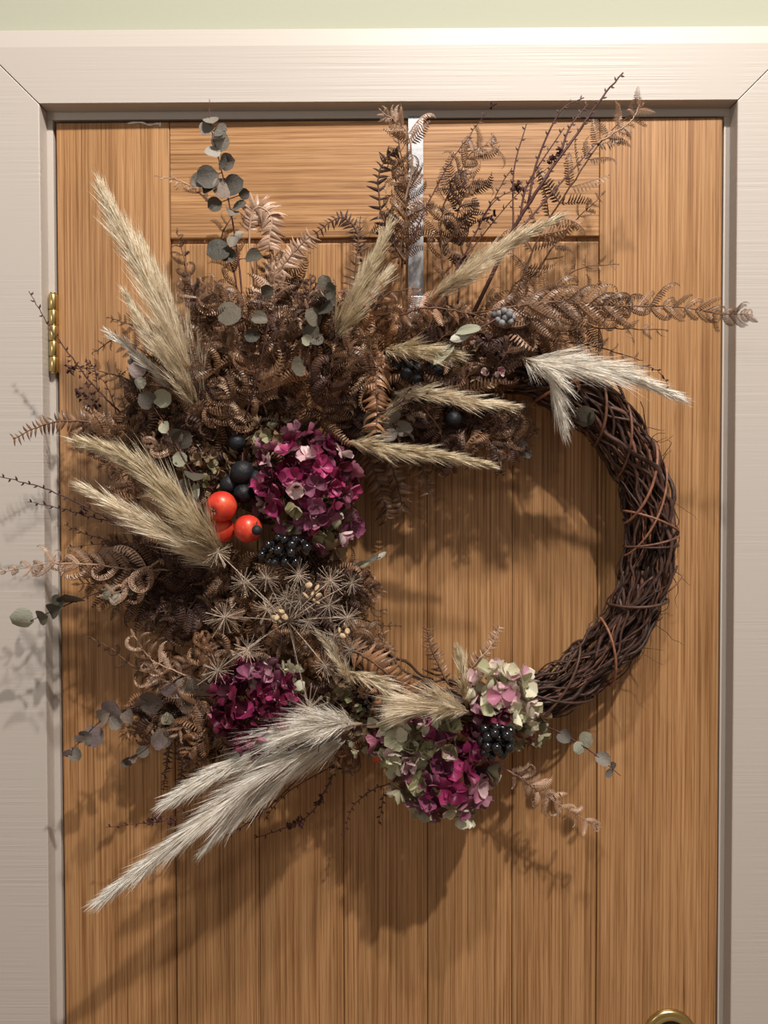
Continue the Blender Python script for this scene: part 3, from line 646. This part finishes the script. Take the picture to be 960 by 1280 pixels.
sprig('broad brown-leaved eucalyptus sprig left of the burgundy hydrangea', [(305,868,.06),(270,870,.07),(230,872,.075),(195,882,.08)],
      [(197,880,14),(212,864,10,'mauve'),(232,860,13),(246,876,12),(258,868,11),(221,878,9,'mauve'),(235,884,9)], 'brown')
sprig('eucalyptus sprig trailing right from the bottom of the ring', [(660,902,.05),(692,912,.055),(722,928,.06),(750,948,.065),(776,970,.065)],
      [(703,916,9),(735,926,9,'pale'),(728,936,7,'green'),(750,944,9),(763,968,6),(768,958,4)], 'grey')
sprig('grey leaves in the shade between the left pampas groups', [(275,620,.08),(240,590,.10),(215,545,.105),(190,505,.105)],
      [(190,504,10),(203,498,10,'pale'),(170,462,9,'mauve'),(173,478,7,'pale'),(204,530,7,'pale'),(228,552,11,'green'),(222,548,8),(234,578,8,'pale'),(237,597,11,'green'),(228,606,7)], 'grey')
sprig('grey-green leaf cluster hanging at the inner top right of the ring', [(600,520,.05),(625,535,.055),(645,550,.06),(662,562,.06)],
      [(650,548,10),(661,556,9),(648,560,8),(658,566,7),(606,520,11,'brown'),(632,526,9,'brown'),(618,512,7)], 'grey')
sprig('grey-green leaves on the ring under the drooping white pampas', [(690,500,.07),(705,515,.08),(722,525,.085),(738,530,.085)],
      [(722,526,11),(735,531,9),(712,520,8),(738,522,6)], 'green')
sprig('dull round leaves above the lower horizontal plume', [(455,520,.07),(475,528,.08),(492,530,.085),(512,545,.085)],
      [(474,528,12,'brown'),(492,522,11),(498,533,10),(486,542,9,'brown'),(510,548,8)], 'grey')
sprig('three slim pale twisted leaves above the ring top', [(628,395,.11),(600,410,.115),(575,425,.12),(555,440,.12)],
      [(605,405,15),(588,417,13),(566,430,15)], 'pale', 'leaf sprig', 'leaf_sprig', True)
sprig('small slim-leaved sprig poking into the ring from the left', [(410,715,.06),(430,712,.065),(452,706,.07),(476,696,.07)],
      [(437,702,10,'pale'),(425,718,11,'pale'),(456,700,8),(468,695,7,'pale'),(443,716,8),(415,720,9,'pale')], 'grey', 'leaf sprig', 'leaf_sprig', True)
sprig('two small pale leaves beside the upper crab apple', [(255,645,.10),(248,636,.105),(246,626,.105)],
      [(241,628,9),(251,625,9),(236,640,7)], 'pale', 'leaf sprig', 'leaf_sprig', True)

# ------------------------------------------------------------------ thin budded twigs
def twig(label, pts, r=.0012, nb=14, sub=(), clusters=(), cat='twig', mat=TWIG, group=None):
    W = [P(*p) for p in pts]; base = W[0]; root = empty('budded_twig', base, label, cat, group)
    n = 30; cv = [p-base for p in bez(W, n)]
    for j in range(1, n-1): cv[j] += rv(.0008)
    m = MB(); m.tube(cv, [r*(1-.65*j/(n-1)) for j in range(n)], 6); m.build('stem', mat, root, True)
    def buds(c, nb, k0=.15):
        mb = MB()
        for i in range(nb):
            x = (k0+(1-k0)*(i+.5)/nb)*(len(c)-1); k_ = min(int(x), len(c)-2); p = c[k_].lerp(c[k_+1], x-k_); T = (c[k_+1]-c[k_]).normalized()
            S = (T.cross(TOCAM)*(1 if i % 2 else -1)+rv(.4)).normalized()
            mb.tube([p, p+S*.0022+T*.0008, p+S*.0038+T*.0022], [.0009, .0010, .0002], 4)
        o = mb.build('buds', mat, root); 
    buds(cv, nb)
    for sp in sub:
        c2 = [q-base for q in bez([P(*p) for p in sp], 16)]
        m = MB(); m.tube(c2, [r*.6*(1-.6*j/15) for j in range(16)], 5); m.build('side_shoot', mat, root, True); buds(c2, max(5, nb//2))
    for (x, y, d, s) in clusters:
        m = MB(); c = P(x, y, d)-base
        for k_ in range(9):
            q = c+rv(s*PX); m.tube([q, q+rv(.003), q+rv(.004)], [.0006, .0018, .0004], 5)
        m.build('bud_cluster', mat, root)
    return root
TW = [
 ('budded twig slanting across the brass hinge', [(150,515,.06),(120,485,.07),(88,445,.08),(60,405,.085),(36,364,.09)], .0011, 16, [[(122,490,.07),(118,460,.07),(106,452,.07)], [(150,530,.06),(132,480,.06),(105,460,.065)]], [(95,465,.075,5),(108,488,.07,8),(100,492,.07,6),(118,505,.065,5),(86,458,.08,4)]),
 ('upper bare twig running off the left picture edge', [(165,665,.06),(125,643,.07),(60,612,.085),(0,596,.095)], .0013, 18, [], [(103,638,.075,2)]),
 ('thin twig below it on the left door frame', [(150,655,.06),(110,645,.07),(75,635,.08),(34,627,.085)], .0008, 12, [], []),
 ('faint twig above the long curly fern, left', [(190,690,.05),(150,680,.05),(110,668,.055),(80,656,.055)], .0009, 12, [[(180,685,.05),(130,680,.05),(82,685,.05)], [(190,655,.05),(150,640,.05),(105,618,.05)]], []),
 ('longest branched twig rising to the top right over the frame', [(590,395,.08),(640,290,.09),(680,225,.10),(718,172,.10),(748,128,.105),(779,91,.11)], .0023, 22,
   [[(660,255,.095),(672,200,.095),(700,140,.10),(730,122,.10)], [(650,275,.09),(660,230,.09),(705,160,.095)], [(630,310,.09),(700,230,.09),(745,180,.09)], [(700,195,.10),(712,160,.10),(735,130,.10)], [(620,325,.09),(640,300,.09),(642,215,.09),(658,155,.09)]], [(648,230,.09,6),(690,200,.10,4),(698,190,.10,3),(644,233,.09,4)]),
 ('thin curved twig crossing the metal strap with a bud at its tip', [(505,330,.08),(530,265,.085),(565,200,.09),(615,131,.095)], .0010, 20, [], [(615,132,.095,2)]),
 ('twig with dark bud clusters right of the coiled fern', [(560,360,.06),(590,300,.07),(610,260,.075),(640,210,.08)], .0013, 16, [[(590,300,.07),(620,250,.075),(668,230,.08)], [(575,330,.07),(640,250,.075),(690,205,.08)]], [(612,272,.08,5),(620,310,.08,4),(580,325,.08,5)]),
 ('thin twig standing in front of the left pampas', [(250,500,.11),(240,460,.12),(232,415,.12),(212,375,.115)], .0009, 12, [], []),
 ('twig inside the hanging shade at the ring top', [(470,520,.10),(510,500,.105),(545,490,.105),(575,470,.105)], .0011, 14, [[(500,505,.105),(520,480,.10),(560,478,.10)]], []),
 ('fine curled vine tendril above the ring, right', [(760,465,.07),(790,458,.075),(820,462,.08),(838,486,.08)], .0007, 10, [], []),
 ('dark budded twig reaching furthest left below the lower plumes', [(330,985,.05),(275,1010,.055),(215,1025,.06),(132,1034,.06)], .0009, 20, [[(300,1000,.05),(240,1015,.055),(205,1005,.055)]], [(190,1024,.06,4),(200,1022,.06,4),(215,1026,.06,3)]),
 ('arching twig with bud clusters under the lower plumes', [(425,945,.05),(408,985,.05),(378,1025,.05),(318,1048,.05)], .0012, 18, [[(420,955,.05),(360,990,.05),(330,1025,.05)]], [(417,955,.05,6),(398,1000,.05,4),(373,1028,.05,5),(365,1033,.05,4)]),
 ('twig passing behind the longest pampas tip, bottom', [(370,975,.06),(335,1010,.06),(300,1035,.06),(268,1052,.06)], .0009, 14, [], []),
 ('bare twig arching left under the mauve hydrangea', [(492,978,.05),(465,988,.05),(440,1010,.05),(430,1045,.05)], .0009, 14, [[(480,985,.05),(478,1005,.05),(473,1030,.05)]], []),
 ('small pink-tipped twig hanging in the ring opening', [(560,525,.05),(572,545,.055),(578,560,.06),(586,590,.06)], .0008, 8, [], [(575,553,.06,2),(580,560,.06,2)]),
 ('reddish twig across the lower pampas plumes', [(470,905,.11),(420,912,.13),(360,935,.135),(300,940,.13)], .0008, 14, [[(398,940,.13),(400,915,.132),(396,888,.13)]], []),
]
for lab, pts, r, nb, sub, cl in TW: twig(lab, pts, r, nb, sub, cl)

# ------------------------------------------------------------------ hydrangeas
def petal_mesh(i, cup, ruf):
    m = MB(); rows = 5; cols = 5; vs = []
    for a in range(rows):
        u = a/(rows-1); hw = (.07+.52*math.sin(PI*min(1, u*.80+.02))**.8)*(1 if u < .99 else .55)
        for b_ in range(cols):
            v = -1+2*b_/(cols-1); vs.append((u*(1-.10*v*v), v*hw, cup*(v*v*hw*.8)+cup*.35*u*u+ruf*math.sin(5*u+4*v+i)*u))
    m.add(vs, [(a*cols+b_, (a+1)*cols+b_, (a+1)*cols+b_+1, a*cols+b_+1) for a in range(rows-1) for b_ in range(cols-1)])
    return variants(m.mesh('petal%d' % i, None, True), PET)
PETM = [petal_mesh(i, c_, r_) for i, (c_, r_) in enumerate([(.35, .06), (.8, .09), (-.4, .08), (1.3, .05)])]
mb = MB(); mb.sphere((0, 0, 0), 1, 6, 4); FLC = mb.mesh('floret_centre', plain('floret_centre_green', (.34, .30, .22), .6), True)
def hydrangea(label, cx, cy, d, r, cols, nf, psz=14, up=None, name='hydrangea_head', squash=.8):
    c = P(cx, cy, d); root = empty(name, c, label, 'hydrangea'); R = r*PX
    tw_ = MB(); tw_.tube([Vector((0, .03, 0)), Vector((0, .0, 0))], [.002, .003], 6); tw_.build('stem', STEM, root)
    inner = MB()
    for k_ in range(14):
        v = rv(1); v.y = -abs(v.y)*.6+.2; v.normalize(); inner.tube([(0, 0, 0), v*R*.75], .0007, 4)
    inner.build('flower_stalks', STEM, root)
    for i in range(nf):
        # directions over the front 3/4 sphere (Fibonacci)
        t_ = (i+.5)/nf; y = -1+1.45*t_; s_ = math.sqrt(max(0, 1-y*y)); a = i*2.39996
        n_ = Vector((s_*math.cos(a), y, s_*math.sin(a))); n_ = (n_+rv(.16)).normalized()
        pos = Vector((n_.x*R, n_.y*R*squash, n_.z*R))*(random.uniform(.86, 1.03) if i % 3 else random.uniform(.5, .75))
        col = cols(n_) ; z = (n_+rv(.45)).normalized(); sz = psz*PX*random.uniform(.85, 1.15)
        fm = frame(z.orthogonal(), z, pos) @ Matrix.Rotation(random.uniform(0, 2*PI), 4, 'Z')
        f = link('floret', FLC, root, None, fm @ Matrix.Scale(.0011, 4)); inv = Matrix.Scale(sz/.0011, 4)
        cup = random.uniform(-.1, .55)
        for k_ in range(4):
            pm = Matrix.Rotation(k_*PI/2+random.uniform(-.15, .15), 4, 'Z') @ Matrix.Rotation(-cup+random.uniform(-.25, .25), 4, 'Y')
            cc = col if random.random() < .85 else cols(n_)
            link('petal', random.choice(PETM)[cc], f, None, inv @ pm)
    return root
ch = random.choice
def c1(n):
    if n.z < -.45: return ch(['plum', 'olive', 'brown', 'plum', 'magenta'])
    return ch(['magenta', 'magenta', 'burgundy', 'magenta', 'burgundy', 'burgundy', 'plum', 'pink'])
def c2(n): return ch(['burgundy', 'burgundy', 'burgundy', 'burgundy', 'magenta']) if n.z < .75 else ch(['burgundy', 'plum', 'pink'])
def c3(n):
    if n.x < -.45 or n.z < -.75: return ch(['olive', 'cream', 'olive', 'plum'])
    return ch(['plum', 'magenta', 'plum', 'plum', 'pink', 'burgundy', 'olive'])
def c3b(n): return ch(['cream', 'cream', 'pink', 'olive', 'cream', 'magenta'])
def c4(n): return ch(['cream', 'cream', 'olive', 'cream', 'pink']) if n.z > -.3 or n.x > .2 else ch(['burgundy', 'plum', 'olive'])
def c5(n): return ch(['brown', 'brown', 'olive', 'brown'])
hydrangea('large magenta hydrangea head beside the red crab apples', 380, 603, .085, 56, c1, 96, 12.5)
hydrangea('faded mauve and olive hydrangea tuft hanging under the magenta head', 408, 655, .070, 34, lambda n: ch(['plum', 'olive', 'brown', 'plum', 'pink']), 26, 14)
hydrangea('dark burgundy hydrangea head above the lower left pampas', 322, 884, .105, 48, c2, 84, 12)
hydrangea('mauve and olive hydrangea head at the bottom of the wreath', 552, 960, .080, 56, c3, 72, 15.5)
hydrangea('cream hydrangea tuft at upper left of the mauve head', 508, 926, .088, 36, c3b, 34, 13.5)
hydrangea('cream-green hydrangea head at the lower end of the bare ring', 628, 868, .090, 31, c4, 32, 15)
hydrangea('small olive and burgundy hydrangea tuft right of the black berries', 655, 905, .065, 22, lambda n: ch(['olive', 'brown', 'cream', 'plum']), 14, 12)
hydrangea('dried brown hydrangea tuft left of the black fruits', 262, 582, .075, 32, c5, 26, 10)
hydrangea('dried brown hydrangea tuft right of the burgundy head', 428, 868, .075, 26, c5, 24, 9)
hydrangea('dried brown hydrangea tuft left of the cream one', 462, 918, .075, 24, c5, 20, 9)
hydrangea('dried brown hydrangea tuft in the shade over the magenta head', 345, 552, .075, 28, c5, 22, 9)
hydrangea('brown petal tuft at the top of the ring under the slim pale leaves', 600, 452, .085, 30, lambda n: ch(['brown', 'brown', 'pink', 'brown']), 22, 7)
hydrangea('pale petals on top of the burgundy hydrangea', 345, 848, .10, 20, lambda n: ch(['pink', 'cream', 'plum']), 9, 12)

# ------------------------------------------------------------------ fruits and berries
def apple(label, x, y, d, r, axis):
    c = P(x, y, d); R = r*PX*.93; m = MB(); ax = Vector(axis).normalized()
    prof = []
    for i in range(25):
        th = PI*i/24; rr = math.sin(th)*(1+.03*math.cos(2*th)); h = math.cos(th)*.93; dip = .22*math.exp(-(rr/.24)**2)
        prof.append((rr*R, (h-dip*(1 if h > 0 else -1))*R))
    q = Vector((0, 0, 1)).rotation_difference(ax); seg = 32; vs = []; fs = []
    for rr, h in prof:
        for k_ in range(seg): vs.append(q @ Vector((rr*math.cos(2*PI*k_/seg), rr*math.sin(2*PI*k_/seg), h)))
    for i in range(24):
        for k_ in range(seg): a = i*seg+k_; b_ = i*seg+(k_+1) % seg; fs.append((a, b_, b_+seg, a+seg))
    root = empty('crab_apple', c, label, 'apple'); m.add([v for v in vs], [f[::-1] for f in fs]); m.build('skin', APPLE, root, True)
    m = MB()
    for k_ in range(5):
        a = 2*PI*k_/5; e = q @ Vector((math.cos(a)*.12*R, math.sin(a)*.12*R, .80*R)); f = q @ Vector((math.cos(a)*.26*R, math.sin(a)*.26*R, 1.0*R)); m.tube([e, f], [.0012, .0002], 4)
    m.build('calyx', CALYX, root)
    m = MB(); m.tube([q @ Vector((0, 0, -.7*R)), q @ Vector((.1*R, 0, -1.6*R))], .0008, 5); m.build('stalk', STEM, root)
apple('top red crab apple with its calyx facing forward', 277, 633, .115, 18.5, (-.45, -.8, -.35))
apple('lower left red crab apple tucked under the top one', 276, 662, .100, 17, (.2, -.1, 1))
apple('right hand orange-red crab apple beside the black berries', 310, 661, .110, 17, (.75, -.6, .1))
apple('red crab apple mostly hidden by cream petals at the bottom', 479, 941, .070, 16, (-.2, -.5, -.8))
BERM = MB(); BERM.sphere((0, 0, 0), 1, 14, 10); BALL = BERM.mesh('berry', None, True)
def ballv(mat):
    c = BALL.copy(); c.materials.append(mat); return c
BALLS = {'black': ballv(BLACKB), 'matt': ballv(MATTB), 'silver': ballv(SILV), 'pod': ballv(POD)}
def cluster(label, x, y, d, rx, ry, n, br, kind='black', name='berry_cluster', cat='berries', flat=.6):
    c = P(x, y, d); root = empty(name, c, label, cat); pts = []
    tries = 0
    while len(pts) < n and tries < 4000:
        tries += 1; v = rv(1)
        if v.length > 1: continue
        v = v.normalized()*max(v.length, .35) if random.random() < .6 else v
        p = Vector((v.x*rx*PX, v.y*min(rx, ry)*PX*flat, v.z*ry*PX))
        if all((p-q).length > br*PX*1.55 for q in pts): pts.append(p)
    m = MB()
    for p in pts: m.tube([Vector((0, .01, 0)), p], .0005, 4)
    m.build('stalks', TWIG, root)
    for p in pts: link('berry', BALLS[kind], root, None, Matrix.Translation(p) @ Matrix.Scale(br*PX*random.uniform(.9, 1.1), 4) @ (Matrix.Rotation(random.uniform(0, 6), 4, rv(1).normalized()) @ Matrix.Diagonal((1.2, .45, .8, 1)) if kind == 'pod' else Matrix.Identity(4)))
    return root
cluster('glossy black berry cluster below the magenta hydrangea', 354, 688, .115, 30, 18, 22, 5.2)
cluster('glossy black berry cluster like a blackberry, right of the mauve hydrangea', 622, 926, .115, 20, 19, 30, 5.8, flat=.9)
cluster('dusty black berries in the shade at the ring top', 515, 468, .085, 34, 20, 16, 6.5, 'matt')
cluster('tiny blue-grey berries above the ring top', 630, 397, .11, 14, 8, 12, 3.6, 'silver')
cluster('small dark berries between the pampas tuft and brown petals, bottom', 458, 878, .085, 12, 10, 8, 4.2)
cluster('tiny black berries by the upper right ring under the pampas', 668, 474, .08, 14, 8, 8, 3.2)
cluster('dusty dark buds on the plume at far left', 168, 448, .085, 7, 6, 5, 3.4, 'silver')
def fruit(label, x, y, d, r):
    c = P(x, y, d); root = empty('black_fruit', c, label, 'fruit')
    link('skin', BALLS['matt'], root, None, Matrix.Rotation(random.uniform(0, 6), 4, 'Y') @ Matrix.Scale(r*PX*.93, 4))
    m = MB(); m.tube([(0, 0, r*PX*.8), (0, .002, r*PX*1.5)], .0008, 5); m.build('stalk', TWIG, root)
for lab, x, y, d, r in [
 ('round black fruit at the top of the dark group left of the magenta hydrangea', 296, 553, .085, 10.5), ('largest matt black fruit left of the magenta hydrangea', 303, 591, .095, 15),
 ('black fruit on the left of the dark group above the crab apples', 287, 606, .090, 12), ('black fruit touching the magenta hydrangea on its left', 322, 600, .092, 13),
 ('black fruit just above the top crab apple', 304, 617, .098, 12), ('black fruit low between crab apples and hydrangea', 326, 620, .090, 10),
 ('single black fruit hanging into the ring under the horizontal plume', 567, 524, .075, 10.5), ('small black berry stuck to the right crab apple', 321, 663, .128, 6),
 ('black fruit in the shade at the left of the ring top', 546, 464, .085, 9), ('dark fruit behind the horizontal plume at the ring top', 562, 486, .075, 11)]:
    fruit(lab, x, y, d, r)

# ------------------------------------------------------------------ star seedhead umbel
hub = (360, 777, .105)
c = P(*hub); umb = empty('seedhead_umbel', c, 'straw-coloured umbel of spiky star seedheads at the lower left', 'seedhead')
def star(k_):
    m = MB(); m.sphere((0, 0, 0), .10, 6, 4)
    for i in range(40):
        t_ = (i+.5)/40; y = 1-2*t_; s_ = math.sqrt(1-y*y); a = i*2.4+k_
        v = Vector((s_*math.cos(a), y*.8, s_*math.sin(a))); v = (v+rv(.18)); m.tube([v*.05, v*.55, v*random.uniform(.8, 1.1)], [.022, .012, .017], 3)
    return m.mesh('star%d' % k_, SEED)
STARS = [star(i) for i in range(3)]
for x, y, dd, sz in [(305,729,.01,17),(272,690,0,20),(333,723,.01,16),(358,749,.02,19),(376,750,.025,20),(373,718,.01,17),(413,726,0,17),(411,757,.02,19),(434,772,.005,17),(386,778,.03,13),(281,772,.01,22),(334,762,.02,18),(310,812,.015,17),(272,838,.01,20),(406,832,.01,15),(438,812,.01,18),(386,886,.02,22),(440,728,-.01,14),(418,795,.015,14)]:
    p = P(x, y, hub[2]+dd)-c; mid = p*.5+Vector((0, -.004, .002))
    m = MB(); m.tube(bez([Vector((0, 0, 0)), mid, p], 8), [.0008, .0007, .0007, .0006, .0006, .0005, .0005, .0005], 5); m.build('ray', SEED, umb, True)
    link('star_head', random.choice(STARS), umb, None, Matrix.Translation(p) @ Matrix.Rotation(random.uniform(0, 6), 4, 'Y') @ Matrix.Scale(sz*PX, 4))
m = MB(); m.tube(bez([Vector((0, 0, 0)), Vector((.004, .02, -.03)), P(372, 850, .05)-c], 8), .0014, 6); m.build('stem', SEED, umb, True)
cluster('papery tan seed pods among the star seedheads, upper', 390, 742, .135, 9, 12, 6, 4.0, 'pod', 'seed_pods', 'seed pods')
cluster('papery tan seed pods among the star seedheads, left', 346, 768, .13, 10, 7, 6, 3.8, 'pod', 'seed_pods', 'seed pods')
cluster('papery tan seed pods among the star seedheads, right', 427, 788, .13, 7, 6, 5, 3.8, 'pod', 'seed_pods', 'seed pods')
